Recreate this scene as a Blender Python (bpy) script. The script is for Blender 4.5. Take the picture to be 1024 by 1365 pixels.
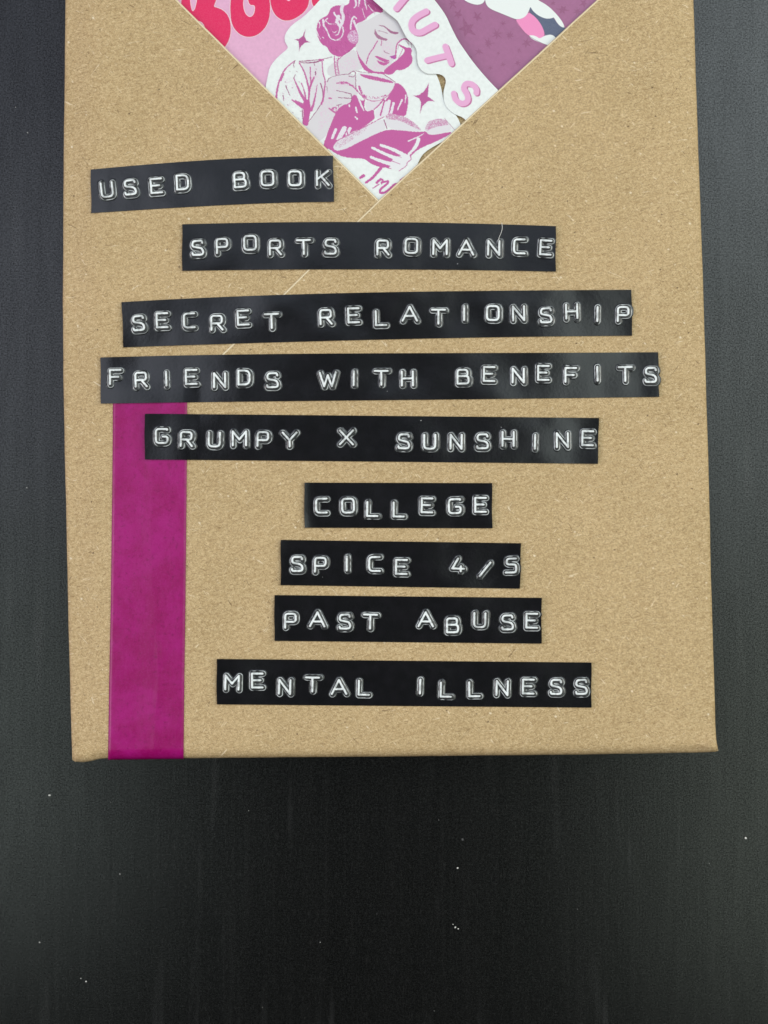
import bpy, bmesh, math, random
import numpy as np
from mathutils import Vector

for o in list(bpy.data.objects):
    bpy.data.objects.remove(o, do_unlink=True)
scene = bpy.context.scene
col = scene.collection
random.seed(7)
rng = np.random.default_rng(11)

# ------------------------------------------------------------------ scale and camera
# working unit in the code: millimetres; photo pixel sizes refer to the 1024 x 1365 photograph
MM = 0.001
PXMM = 6.7                 # photo pixels per millimetre on the top of the parcel (9 mm tape = 60 px)
ZTOP = 22.0                # thickness of the parcel
CAMD = 330.0               # camera above the parcel top
FPX = CAMD * PXMM
cam_data = bpy.data.cameras.new('camera')
cam = bpy.data.objects.new('camera', cam_data)
col.objects.link(cam)
cam.location = (0, 0, (ZTOP + CAMD) * MM)
cam.rotation_euler = (0, 0, 0)
cam_data.sensor_fit = 'VERTICAL'
cam_data.sensor_height = 36.0
cam_data.lens = 36.0 * FPX / 1365.0
cam_data.clip_start = 0.01
cam_data.clip_end = 20.0
scene.camera = cam

# ------------------------------------------------------------------ light
world = bpy.data.worlds.new('World')
scene.world = world
world.use_nodes = True
bg = world.node_tree.nodes['Background']
bg.inputs['Color'].default_value = (0.95, 0.98, 1.0, 1)
bg.inputs['Strength'].default_value = 0.05


def area(name, loc, size, power, color, rotz=0.0, aim=None):
    d = bpy.data.lights.new(name, 'AREA')
    d.shape = 'RECTANGLE'
    d.size, d.size_y = size
    d.energy = power
    d.color = color
    o = bpy.data.objects.new(name, d)
    col.objects.link(o)
    o.location = loc
    if aim is None:
        o.rotation_euler = (0, 0, rotz)
    else:
        v = Vector(aim) - Vector(loc)
        o.rotation_euler = v.to_track_quat('-Z', 'Y').to_euler()
    return o


# soft daylight of a room: bright ceiling patches to the left, right and beyond the parcel; the photographer's
# place straight above and in front of it stays dark
def ceiling(x0, x1, y0, y1, radiance, color):
    a = (x1 - x0) * (y1 - y0)
    area('ceiling_light', ((x0 + x1) / 2, (y0 + y1) / 2, 1.6), (x1 - x0, y1 - y0), 3.6 * radiance * a, color)


ceiling(0.28, 1.3, 0.32, 1.3, 3.0, (0.86, 0.97, 1.0))
ceiling(0.20, 1.3, -0.06, 0.31, 1.9, (0.88, 1.0, 0.97))
ceiling(0.34, 1.3, -0.58, -0.07, 1.4, (0.86, 1.0, 0.86))
ceiling(-1.3, -0.25, 0.0, 0.42, 1.55, (0.80, 0.86, 1.0))
ceiling(-1.3, -0.32, -0.50, -0.01, 1.35, (0.85, 1.0, 0.94))
ceiling(-1.3, -0.29, 0.43, 1.2, 1.0, (0.74, 0.80, 1.0))
ceiling(-0.28, 0.27, 0.20, 1.2, 0.62, (0.70, 0.82, 1.0))
# two windows, low to the upper right and to the left
area('window_light', (0.80, 0.12, 0.50), (0.5, 0.6), 4.3, (1.0, 0.97, 0.85), aim=(0, 0, 0))
area('window_light', (-0.90, -0.12, 0.48), (0.5, 0.6), 5.4, (1.0, 0.92, 0.94), aim=(0, 0, 0))

scene.view_settings.view_transform = 'Standard'
scene.view_settings.look = 'None'
scene.view_settings.exposure = 0.12
scene.view_settings.gamma = 1.0
scene.view_settings.use_curve_mapping = False
scene.render.engine = 'CYCLES'
scene.render.resolution_x = 768
scene.render.resolution_y = 1024


# ------------------------------------------------------------------ helpers
def lin(r, g, b, k=1.0):
    out = []
    for c in (r, g, b):
        c = c / 255.0
        c = c / 12.92 if c <= 0.04045 else ((c + 0.055) / 1.055) ** 2.4
        out.append(min(c * k, 0.95))
    return tuple(out)


def to_xy(px, py, z=ZTOP):
    """photo pixel -> millimetres at height z (camera looks straight down)"""
    s = (ZTOP + CAMD - z) / FPX
    return (px - 512.0) * s, (682.5 - py) * s


def tag(o, label=None, cat=None, group=None, kind=None):
    if label: o['label'] = label
    if cat: o['category'] = cat
    if group: o['group'] = group
    if kind: o['kind'] = kind
    return o


def link(name, mesh, mat=None, parent=None):
    o = bpy.data.objects.new(name, mesh)
    col.objects.link(o)
    if mat is not None and len(mesh.materials) == 0:
        mesh.materials.append(mat)
    if parent is not None:
        o.parent = parent
        o.matrix_parent_inverse = parent.matrix_world.inverted()
    return o


def empty(name, loc_mm):
    o = bpy.data.objects.new(name, None)
    col.objects.link(o)
    o.empty_display_size = 0.01
    o.location = [c * MM for c in loc_mm]
    bpy.context.view_layer.update()
    return o


def np_mesh(name, verts, quads, smooth=True):
    m = bpy.data.meshes.new(name)
    m.vertices.add(len(verts))
    m.vertices.foreach_set('co', (np.asarray(verts, dtype=np.float32) * MM).ravel())
    n = len(quads)
    m.loops.add(n * 4)
    m.loops.foreach_set('vertex_index', np.asarray(quads, dtype=np.int32).ravel())
    m.polygons.add(n)
    m.polygons.foreach_set('loop_start', np.arange(0, n * 4, 4, dtype=np.int32))
    m.polygons.foreach_set('loop_total', np.full(n, 4, dtype=np.int32))
    m.polygons.foreach_set('use_smooth', np.full(n, smooth))
    m.update(calc_edges=True)
    m.validate()
    return m


def vnoise(x, y, seed=0):
    xi = np.floor(x).astype(np.int64); yi = np.floor(y).astype(np.int64)
    fx = x - xi; fy = y - yi
    fx = fx * fx * (3 - 2 * fx); fy = fy * fy * (3 - 2 * fy)

    def h(a, b):
        n = (a * 374761393 + b * 668265263 + seed * 1442695041) & 0xFFFFFFFF
        n = ((n ^ (n >> 13)) * 1274126177) & 0xFFFFFFFF
        return ((n ^ (n >> 16)) & 0xFFFF) / 65535.0
    return (h(xi, yi) * (1 - fx) + h(xi + 1, yi) * fx) * (1 - fy) + (h(xi, yi + 1) * (1 - fx) + h(xi + 1, yi + 1) * fx) * fy


def smooth(a, b, x):
    t = np.clip((x - a) / (b - a), 0, 1)
    return t * t * (3 - 2 * t)


# ------------------------------------------------------------------ materials
class NT:
    def __init__(self, name):
        self.m = bpy.data.materials.new(name)
        self.m.use_nodes = True
        self.t = self.m.node_tree
        self.b = self.t.nodes['Principled BSDF']
        self.tc = self.t.nodes.new('ShaderNodeTexCoord')

    def coord(self, scale, rot=0.0, src='Object'):
        n = self.t.nodes.new('ShaderNodeMapping')
        n.vector_type = 'TEXTURE'          # rotate first, then stretch
        n.inputs['Scale'].default_value = tuple(1.0 / c for c in scale)
        n.inputs['Rotation'].default_value = (0, 0, rot)
        self.t.links.new(self.tc.outputs[src], n.inputs['Vector'])
        return n.outputs['Vector']

    def noise(self, vec, scale=1.0, detail=2.0, rough=0.5, dist=0.0):
        n = self.t.nodes.new('ShaderNodeTexNoise')
        n.inputs['Scale'].default_value = scale
        n.inputs['Detail'].default_value = detail
        n.inputs['Roughness'].default_value = rough
        n.inputs['Distortion'].default_value = dist
        self.t.links.new(vec, n.inputs['Vector'])
        return n.outputs['Fac']

    def voronoi(self, vec, scale=1.0, rnd=1.0):
        n = self.t.nodes.new('ShaderNodeTexVoronoi')
        n.inputs['Scale'].default_value = scale
        n.inputs['Randomness'].default_value = rnd
        self.t.links.new(vec, n.inputs['Vector'])
        return n.outputs['Distance'], n.outputs['Color']

    def ramp(self, fac, a, b, va=0.0, vb=1.0):
        n = self.t.nodes.new('ShaderNodeMapRange')
        n.inputs['From Min'].default_value = a
        n.inputs['From Max'].default_value = b
        n.inputs['To Min'].default_value = va
        n.inputs['To Max'].default_value = vb
        n.interpolation_type = 'SMOOTHSTEP'
        self.t.links.new(fac, n.inputs['Value'])
        return n.outputs['Result']

    def math(self, op, a, b=None):
        n = self.t.nodes.new('ShaderNodeMath')
        n.operation = op
        for i, v in enumerate((a, b)):
            if v is None: continue
            if isinstance(v, (int, float)): n.inputs[i].default_value = v
            else: self.t.links.new(v, n.inputs[i])
        return n.outputs[0]

    def mix(self, fac, a, b, mode='MIX'):
        n = self.t.nodes.new('ShaderNodeMix')
        n.data_type = 'RGBA'
        n.blend_type = mode
        if isinstance(fac, (int, float)): n.inputs[0].default_value = fac
        else: self.t.links.new(fac, n.inputs[0])
        for i, v in ((6, a), (7, b)):
            if isinstance(v, tuple): n.inputs[i].default_value = (*v[:3], 1)
            else: self.t.links.new(v, n.inputs[i])
        return n.outputs[2]

    def bump(self, h, dist, strength=1.0, prev=None):
        n = self.t.nodes.new('ShaderNodeBump')
        n.inputs['Strength'].default_value = strength
        n.inputs['Distance'].default_value = dist
        self.t.links.new(h, n.inputs['Height'])
        if prev is not None: self.t.links.new(prev, n.inputs['Normal'])
        return n.outputs['Normal']

    def set(self, **kw):
        for k, v in kw.items():
            k = k.replace('_', ' ')
            s = self.b.inputs[k]
            if isinstance(v, (int, float)): s.default_value = v
            elif isinstance(v, tuple): s.default_value = (*v[:3], 1)
            else: self.t.links.new(v, s)
        return self.m


def kraft_material():
    n = NT('kraft_paper')
    mm = n.coord((1000, 1000, 1000))
    base = lin(190, 163, 122)
    light = lin(230, 206, 162)
    dark = lin(134, 107, 70)
    c = n.mix(n.ramp(n.noise(mm, 0.08, 3), 0.3, 0.7), lin(182, 154, 110), lin(190, 161, 117))
    c = n.mix(n.ramp(n.noise(mm, 2.4, 3, 0.65), 0.40, 0.74, 0, 0.5), c, light)
    # pulp fibres lying in three directions
    for rot, sd, sc in ((0.12, (1000, 5200, 1), 0.62), (1.0, (1300, 5400, 1), 0.52), (-0.7, (1200, 5200, 1), 0.52), (1.9, (1400, 5000, 1), 0.35), (0.3, (300, 4200, 1), 0.30)):
        v = n.coord(sd, rot)
        f = n.noise(v, 1.0, 2, 0.6, 0.6)
        c = n.mix(n.ramp(f, 0.54, 0.72, 0, sc), c, dark)
        c = n.mix(n.ramp(f, 0.44, 0.28, 0, sc * 0.9), c, light)
    # single darker fibres
    for rot, sd in ((0.2, (330, 2600, 1)), (0.9, (380, 2700, 1)), (-0.5, (350, 2600, 1)), (2.2, (420, 2600, 1))):
        f = n.noise(n.coord(sd, rot), 1.0, 1, 0.5, 1.2)
        c = n.mix(n.ramp(f, 0.73, 0.82, 0, 0.7), c, lin(104, 80, 52))
        c = n.mix(n.ramp(f, 0.275, 0.20, 0, 0.6), c, lin(240, 222, 190))
    # sparse dark and pale specks
    d, k = n.voronoi(n.coord((430, 560, 430), 0.4), 1.0)
    sel = n.ramp(n.noise(mm, 0.9, 1), 0.54, 0.62)
    c = n.mix(n.math('MULTIPLY', n.ramp(d, 0.13, 0.05, 0, 0.8), sel), c, lin(92, 72, 50))
    d, k = n.voronoi(n.coord((500, 380, 430), 1.0), 1.0)
    sel = n.ramp(n.noise(n.coord((1000, 1000, 1000), 2.0), 0.7, 1), 0.54, 0.64)
    c = n.mix(n.math('MULTIPLY', n.ramp(d, 0.14, 0.06, 0, 0.75), sel), c, lin(238, 222, 192))
    h1 = n.noise(n.coord((1500, 3000, 1), 0.1), 1.0, 3, 0.65, 0.8)
    h2 = n.noise(mm, 4.0, 2, 0.6)
    h3 = n.noise(mm, 0.22, 2, 0.5)
    nb = n.bump(h3, 0.00025, 0.5)
    nb = n.bump(h1, 0.00011, 0.7, nb)
    nb = n.bump(h2, 0.00006, 0.7, nb)
    return n.set(Base_Color=c, Roughness=0.72, Specular_IOR_Level=0.35, Normal=nb)


def magenta_material():
    n = NT('magenta_paper_tape')
    mm = n.coord((1000, 1000, 1000))
    c = n.mix(n.ramp(n.noise(mm, 0.16, 4, 0.6), 0.35, 0.68), lin(146, 0, 92), lin(160, 14, 112))
    c = n.mix(n.ramp(n.noise(mm, 3.0, 3, 0.7), 0.45, 0.75, 0, 0.3), c, lin(176, 50, 134))
    c = n.mix(n.ramp(n.noise(mm, 1.3, 4, 0.7), 0.5, 0.75, 0, 0.7), c, lin(118, 0, 74))
    nb = n.bump(n.noise(n.coord((1200, 400, 1)), 1.0, 3, 0.6), 0.00008, 0.5)
    nb = n.bump(n.noise(mm, 0.2, 2), 0.0003, 0.5, nb)
    return n.set(Base_Color=c, Roughness=0.38, Specular_IOR_Level=0.3, Normal=nb)


def plastic_material():
    n = NT('embossing_tape_plastic')
    at = n.t.nodes.new('ShaderNodeAttribute')
    at.attribute_name = 'stress'
    oi = n.t.nodes.new('ShaderNodeObjectInfo')
    mm = n.coord((1000, 1000, 1000))
    c = n.mix(n.ramp(n.noise(mm, 0.5, 3), 0.3, 0.8), (0.0045, 0.0045, 0.0055), (0.0075, 0.007, 0.009))
    # tiny dust and nicks
    d, k = n.voronoi(n.coord((260, 330, 260), 0.3), 1.0)
    sel = n.ramp(n.noise(mm, 0.55, 1), 0.63, 0.66)
    nick = n.math('MULTIPLY', n.ramp(d, 0.055, 0.03, 0, 0.55), sel)
    c = n.mix(nick, c, (0.7, 0.7, 0.7))
    gain = n.ramp(oi.outputs['Random'], 0, 1, 0.86, 1.0)
    white = n.mix(n.ramp(n.noise(mm, 2.0, 2), 0.3, 0.7), (0.80, 0.85, 0.85), (0.93, 0.95, 0.95))
    f = n.math('MULTIPLY', at.outputs['Fac'], gain)
    c = n.mix(f, c, white)
    r = n.ramp(f, 0, 1, 0.155, 0.30)
    nb = n.bump(n.noise(mm, 0.10, 1), 0.0006, 0.35)
    nb = n.bump(n.noise(mm, 1.5, 2), 0.00001, 0.6, nb)
    return n.set(Base_Color=c, Roughness=r, Specular_IOR_Level=0.5, Normal=nb)


def table_material():
    n = NT('black_stained_wood')
    mm = n.coord((1000, 1000, 1000))
    g1 = n.noise(n.coord((700, 16, 1)), 1.0, 4, 0.6)
    g2 = n.noise(n.coord((150, 7, 1)), 1.0, 3, 0.6, 0.4)
    c = n.mix(n.ramp(g2, 0.35, 0.75), (0.0015, 0.0015, 0.0014), (0.0030, 0.0029, 0.0028))
    c = n.mix(n.ramp(g1, 0.5, 0.85, 0, 0.45), c, (0.014, 0.0138, 0.0135))
    # faint pale rub marks along the grain
    s = n.noise(n.coord((240, 22, 1)), 1.0, 2, 0.5)
    c = n.mix(n.ramp(s, 0.60, 0.82, 0, 0.4), c, (0.05, 0.05, 0.05))
    c = n.mix(n.ramp(n.noise(mm, 3.6, 2, 0.7), 0.46, 0.74, 0, 0.8), c, (0.015, 0.015, 0.0148))
    c = n.mix(n.ramp(n.noise(n.coord((2600, 500, 1)), 1.0, 2, 0.6), 0.52, 0.78, 0, 0.8), c, (0.013, 0.0128, 0.0125))
    d, k = n.voronoi(n.coord((110, 95, 110), 0.5), 1.0)
    c = n.mix(n.math('MULTIPLY', n.ramp(d, 0.03, 0.02, 0, 0.25), n.ramp(n.noise(mm, 0.07, 1), 0.55, 0.65)), c, (0.3, 0.3, 0.3))
    r = n.ramp(n.noise(mm, 1.6, 3), 0.2, 0.8, 0.17, 0.24)
    nb = n.bump(g1, 0.00003, 0.3)
    nb = n.bump(n.noise(mm, 4.5, 2, 0.6), 0.00003, 0.35, nb)
    sp = n.math('ADD', n.ramp(n.noise(mm, 3.2, 2, 0.75), 0.3, 0.7, 0.16, 0.68), n.ramp(n.noise(n.coord((420, 60, 1)), 1.0, 3, 0.6), 0.3, 0.7, 0.0, 0.06))
    return n.set(Base_Color=c, Roughness=r, Specular_IOR_Level=sp, Normal=nb)


def ink_material():
    n = NT('printed_ink')
    at = n.t.nodes.new('ShaderNodeAttribute')
    at.attribute_name = 'ink'
    mm = n.coord((1000, 1000, 1000))
    c = n.mix(n.ramp(n.noise(mm, 5.0, 2), 0.3, 0.7, 0, 0.03), at.outputs['Color'], (0.9, 0.9, 0.9))
    return n.set(Base_Color=c, Roughness=0.42, Specular_IOR_Level=0.4)


def card_material(name, rgb, rough=0.42):
    n = NT(name)
    mm = n.coord((1000, 1000, 1000))
    b = lin(*rgb)
    c = n.mix(n.ramp(n.noise(mm, 1.5, 3), 0.3, 0.7), tuple(x * 0.96 for x in b), tuple(min(x * 1.03, .9) for x in b))
    return n.set(Base_Color=c, Roughness=rough, Specular_IOR_Level=0.4,
                 Normal=n.bump(n.noise(mm, 0.15, 1), 0.0003, 0.3))


def plain_material(name, rgb, rough=0.6):
    n = NT(name)
    mm = n.coord((1000, 1000, 1000))
    b = lin(*rgb)
    c = n.mix(n.noise(mm, 3.0, 2), tuple(x * 0.85 for x in b), b)
    return n.set(Base_Color=c, Roughness=rough)


M_KRAFT = kraft_material()
M_MAG = magenta_material()
M_PLASTIC = plastic_material()
M_TABLE = table_material()
M_INK = ink_material()
M_WHITE = card_material('white_sticker_vinyl', (232, 236, 233))
M_PINK = card_material('pink_card', (226, 172, 202))
M_MAUVE = card_material('mauve_card', (162, 102, 140))
M_LINT = plain_material('lint', (228, 226, 220))
M_EDGE = plain_material('bare_paper_edge', (240, 221, 184), 0.8)

# ------------------------------------------------------------------ table
bm = bmesh.new()
bmesh.ops.create_cube(bm, size=1.0)
for v in bm.verts:
    v.co = Vector((v.co.x * 1.3, v.co.y * 0.9, v.co.z * 0.03 - 0.015))
bmesh.ops.bevel(bm, geom=list(bm.edges), offset=0.002, segments=2, affect='EDGES')
m = bpy.data.meshes.new('table_top'); bm.to_mesh(m); bm.free()
tag(link('table_top', m, M_TABLE), 'black stained wooden table top with fine straight grain', 'table top', kind='structure')

# ------------------------------------------------------------------ parcel surface
LEFT = np.array([(-330, 92), (-150, 91), (0, 88.5), (200, 86.5), (400, 85), (500, 86), (620, 88), (750, 91), (880, 94), (960, 96), (1015, 97.5)], float)
RIGHT = np.array([(-330, 910), (-150, 917), (0, 922), (100, 925), (250, 930.5), (480, 938), (620, 942), (750, 945), (880, 949), (960, 951), (985, 952.5), (1000, 955.5)], float)
BOT = np.array([(97, 1011), (101, 1014), (112, 1014.8), (122, 1013.5), (132, 1010.8), (146, 1009.4), (245, 1008.2), (400, 1007), (600, 1005.2), (800, 1003), (900, 1001.4), (940, 1000.4), (950, 999.8), (956, 998)], float)
TOPY = -330.0
RND = 0.8


def wob(t, a): return a * (np.sin(t * 0.021) + 0.6 * np.sin(t * 0.057 + 1.0) + 0.4 * np.sin(t * 0.131 + 2.0))
def Lx(py): return np.interp(py, LEFT[:, 0], LEFT[:, 1]) + wob(np.asarray(py, float), 0.16)
def Rx(py): return np.interp(py, RIGHT[:, 0], RIGHT[:, 1]) + wob(np.asarray(py, float) + 300, 0.16)
def By(px): return np.interp(px, BOT[:, 0], BOT[:, 1]) + wob(np.asarray(px, float) * 1.3, 0.12)


def H(px, py):
    """height in mm of the wrapping paper at a photo pixel of the top face"""
    px = np.asarray(px, float); py = np.asarray(py, float)
    und = 0.07 * np.sin(px * 0.031 - py * 0.017 + 2) * np.sin(py * 0.023 - px * 0.008) * smooth(280, 420, py) + 0.10 * np.sin(px * 0.011 + 0.6) * np.sin(py * 0.009 + 1.1) + 0.06 * np.sin(px * 0.021 + py * 0.013) * smooth(250, 450, py)
    # the paper stands a little free of the book near its left edge and at the lower corners
    eL = np.maximum(px - Lx(py), 0) / PXMM
    eR = np.maximum(Rx(py) - px, 0) / PXMM
    eB = np.maximum(By(px) - py, 0) / PXMM
    eT = np.maximum(py - TOPY, 0) / PXMM
    e1 = np.minimum(eL, eR); e2 = np.minimum(eB, eT)
    RB = 2.0
    a = np.maximum(0, RND - e1); b = np.maximum(0, RB - e2) * RND / RB
    q = np.minimum(1, np.hypot(a, b) / RND)
    drop = (b * b * RB + a * a * RND + 1e-9) / (a * a + b * b + 1e-9) * (1 - np.sqrt(np.maximum(0, 1 - q * q)))
    slope = np.where(eL < eR, 1.4, 0.35) * (1 - smooth(0, 9, e1)) ** 1.3 + 0.25 * (1 - smooth(0, 7, e2))
    ear = 0.9 * np.exp(-((px - 946) ** 2 + (py - 995) ** 2) / 160.0) + 0.7 * np.exp(-((px - 106) ** 2 + (py - 1008) ** 2) / 200.0)
    dent = -0.35 * np.exp(-((px - 928) ** 2 / 350.0 + (py - 996) ** 2 / 16.0)) - 0.3 * np.exp(-((px - 134) ** 2 / 120.0 + (py - 1006) ** 2 / 16.0))
    return ZTOP + und - drop - slope + ear + dent


def P(px, py):
    """lift of the flaps over the stickers tucked under them"""
    return 0.50 * (1 - smooth(300, 520, np.asarray(py, float)))


def nonuni(n, dense):
    t = np.linspace(0, 1, n)
    e = np.linspace(0, 1, dense) ** 1.6 * 0.045
    return np.unique(np.concatenate([e, 1 - e, 0.045 + 0.91 * t]))


def wrap_mesh(name, off, lift, zbot):
    """the parcel skin, pushed outward by off mm (+ the flap lift on the top)"""
    U = nonuni(90, 18); V = nonuni(150, 18)
    u, v = np.meshgrid(U, V)
    py0 = TOPY + v * (1006 - TOPY)
    px = Lx(py0) * (1 - u) + Rx(py0) * u
    py = TOPY + v * (By(px) - TOPY)
    px = Lx(py) * (1 - u) + Rx(py) * u
    z = H(px, py) + off + (P(px, py) * smooth(0, 0.04, u) * smooth(0, 0.04, 1 - u) if lift else 0)
    # outward growth at the borders
    gx = (u - 0.5) * 2; gx = np.sign(gx) * smooth(0.9, 1.0, np.abs(gx)) * off * PXMM
    gy = (v - 0.5) * 2; gy = np.sign(gy) * smooth(0.9, 1.0, np.abs(gy)) * off * PXMM
    s = (ZTOP + CAMD - z) / FPX
    X = (px + gx - 512) * s; Y = (682.5 - py - gy) * s
    nv, nu = u.shape
    verts = [np.stack([X, Y, z], -1).reshape(-1, 3)]
    idx = np.arange(nv * nu).reshape(nv, nu)
    quads = [np.stack([idx[:-1, :-1], idx[1:, :-1], idx[1:, 1:], idx[:-1, 1:]], -1).reshape(-1, 4)]
    ring = np.concatenate([idx[:-1, 0], idx[-1, :-1], idx[:0:-1, -1], idx[0, :0:-1]])
    prev = ring; base = nv * nu
    bz = verts[0][ring, 2]
    cx, cy = 0.0, 20.0
    for k, f in enumerate((0.1, 0.35, 0.65, 0.92, 1.0)):
        p = verts[0][ring].copy()
        p[:, 2] = bz * (1 - f) + zbot * f
        inset = 1.0 - 0.006 * math.sin(f * math.pi * 0.5) - (0.006 if f == 1.0 else 0)
        p[:, 0] = cx + (p[:, 0] - cx) * inset
        p[:, 1] = cy + (p[:, 1] - cy) * inset
        verts.append(p)
        cur = np.arange(base, base + len(ring)); base += len(ring)
        quads.append(np.stack([prev, np.roll(prev, -1), np.roll(cur, -1), cur], -1)[:, ::-1])
        prev = cur
    return np_mesh(name, np.concatenate(verts), np.concatenate(quads))


def side_plane(p0, p1):
    """vertical plane through two photo pixels on the top; normal to the right of p0 -> p1 as seen in the photo"""
    a = Vector((*to_xy(*p0), 0)) * MM; b = Vector((*to_xy(*p1), 0)) * MM
    d = (b - a).normalized()
    return a, Vector((d.y, -d.x, 0))


def cut(bm, p0, p1, keep_right=True, clear=True, sel=None):
    co, no = side_plane(p0, p1)
    g = list(bm.verts) + list(bm.edges) + list(bm.faces)
    if sel is not None:
        fs = [f for f in bm.faces if sel(f.calc_center_median())]
        es = {e for f in fs for e in f.edges}; vs = {w for f in fs for w in f.verts}
        g = list(vs) + list(es) + fs
    bmesh.ops.bisect_plane(bm, geom=g, dist=1e-7, plane_co=co, plane_no=no,
                           clear_inner=clear and keep_right, clear_outer=clear and not keep_right)


parcel = empty('wrapped_parcel', (0, 20, 0))
tag(parcel, 'book sized parcel wrapped in brown kraft paper lying on the black table', 'parcel')
link('wrapping_paper', wrap_mesh('wrapping_paper', 0.0, False, 0.3), M_KRAFT, parcel)


def finish_flap(name, bm, label):
    m = bpy.data.meshes.new(name); bm.to_mesh(m); bm.free()
    for p in m.polygons: p.use_smooth = True
    o = link(name, m, M_KRAFT, parcel)
    s = o.modifiers.new('paper_thickness', 'SOLIDIFY'); s.thickness = 0.00016; s.offset = -1; s.use_rim = True
    e = o.modifiers.new('crisp_rim', 'EDGE_SPLIT'); e.split_angle = math.radians(50)
    o['label'] = label
    return o


yy = to_xy(512, 268)[1] * MM
bm = bmesh.new(); bm.from_mesh(wrap_mesh('tmp', 0.18, True, 4.0))
cut(bm, (235, 0), (505, 268), keep_right=True)                       # lower left of the V
yc = to_xy(512, 540)[1] * MM
cut(bm, (0, 540), (1024, 540), clear=False)
cut(bm, (797 + 60, 0), (300 + 60, 470), keep_right=True, sel=lambda c: c.y > yc)      # ends hidden under the other flap
cut(bm, (235, 0), (235, 1000), keep_right=True, sel=lambda c: c.y <= yc)              # and under the magenta tape
cut(bm, (0, -140), (1024, -140), keep_right=True)
flap_left = finish_flap('paper_flap', bm, 'kraft paper flap folded in from the left side')

bm = bmesh.new(); bm.from_mesh(wrap_mesh('tmp', 0.36, True, 4.0))
cut(bm, (505 + 272, 0), (300, 470), keep_right=False)
for v in bm.verts:                                                   # the edge bends slightly at the tip of the V
    s_ = FPX / (ZTOP + CAMD - v.co.z / MM)
    px_, py_ = 512 + v.co.x / MM * s_, 682.5 - v.co.y / MM * s_
    if py_ < 268:
        d_ = px_ - (505 + (268 - py_) * 1.015)
        v.co.x += 20.0 * (268 - py_) / 268 * max(0.0, 1 - d_ / 130.0) / s_ * MM
cut(bm, (205, 0), (205, 1000), keep_right=False)
cut(bm, (0, -115), (1024, -115), keep_right=True)
flap_right = finish_flap('paper_flap', bm, 'kraft paper flap folded over from the right side, covering most of the front')


def front(px, py, ramp=12.0):
    """top of the folded front, whichever flap is uppermost there"""
    px = np.asarray(px, float); py = np.asarray(py, float)
    dx = np.where(py < 268, 797 - (py / 268.0) * 292, 505 - (py - 268) / 202.0 * 205)
    dx = np.maximum(dx, 205)
    return H(px, py) + P(px, py) + 0.18 + 0.18 * smooth(-ramp, 0, px - dx)



def cut_edge(pts, inward, off, flap):
    """the pale bare rim of a cut paper edge: a narrow slanting ribbon along it"""
    pts = np.array(pts, float)
    p = np.concatenate([np.linspace(a, b, 60)[(1 if i else 0):] for i, (a, b) in enumerate(zip(pts[:-1], pts[1:]))])
    n = len(p)
    iw = np.array(inward, float); iw /= np.linalg.norm(iw)
    wob = 0.35 * (vnoise(np.arange(n) * 0.23, np.full(n, off * 10), 3) - 0.5)
    V = []
    for k, (w, dz) in enumerate(((1.2, 0.03), (0.6, 0.055), (-0.4, 0.02), (-1.0, -0.14))):
        q = p + iw * (w + (wob[:, None] if k else wob[:, None] * 2))
        z = H(q[:, 0], q[:, 1]) + P(q[:, 0], q[:, 1]) + off + dz
        sc = (ZTOP + CAMD - z) / FPX
        V.append(np.stack([(q[:, 0] - 512) * sc, (682.5 - q[:, 1]) * sc, z], -1))
    idx = np.arange(4 * n).reshape(4, n)
    Q = np.stack([idx[:-1, :-1], idx[:-1, 1:], idx[1:, 1:], idx[1:, :-1]], -1).reshape(-1, 4)
    o = link('cut_edge', np_mesh('cut_edge', np.concatenate(V), Q), M_EDGE, flap)
    return o


cut_edge([(225, -10), (505, 268)], (-1, 1.007), 0.18, flap_left)
cut_edge([(808, -10), (505, 268), (236, 533)], (1, 1.05), 0.36, flap_right)

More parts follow.
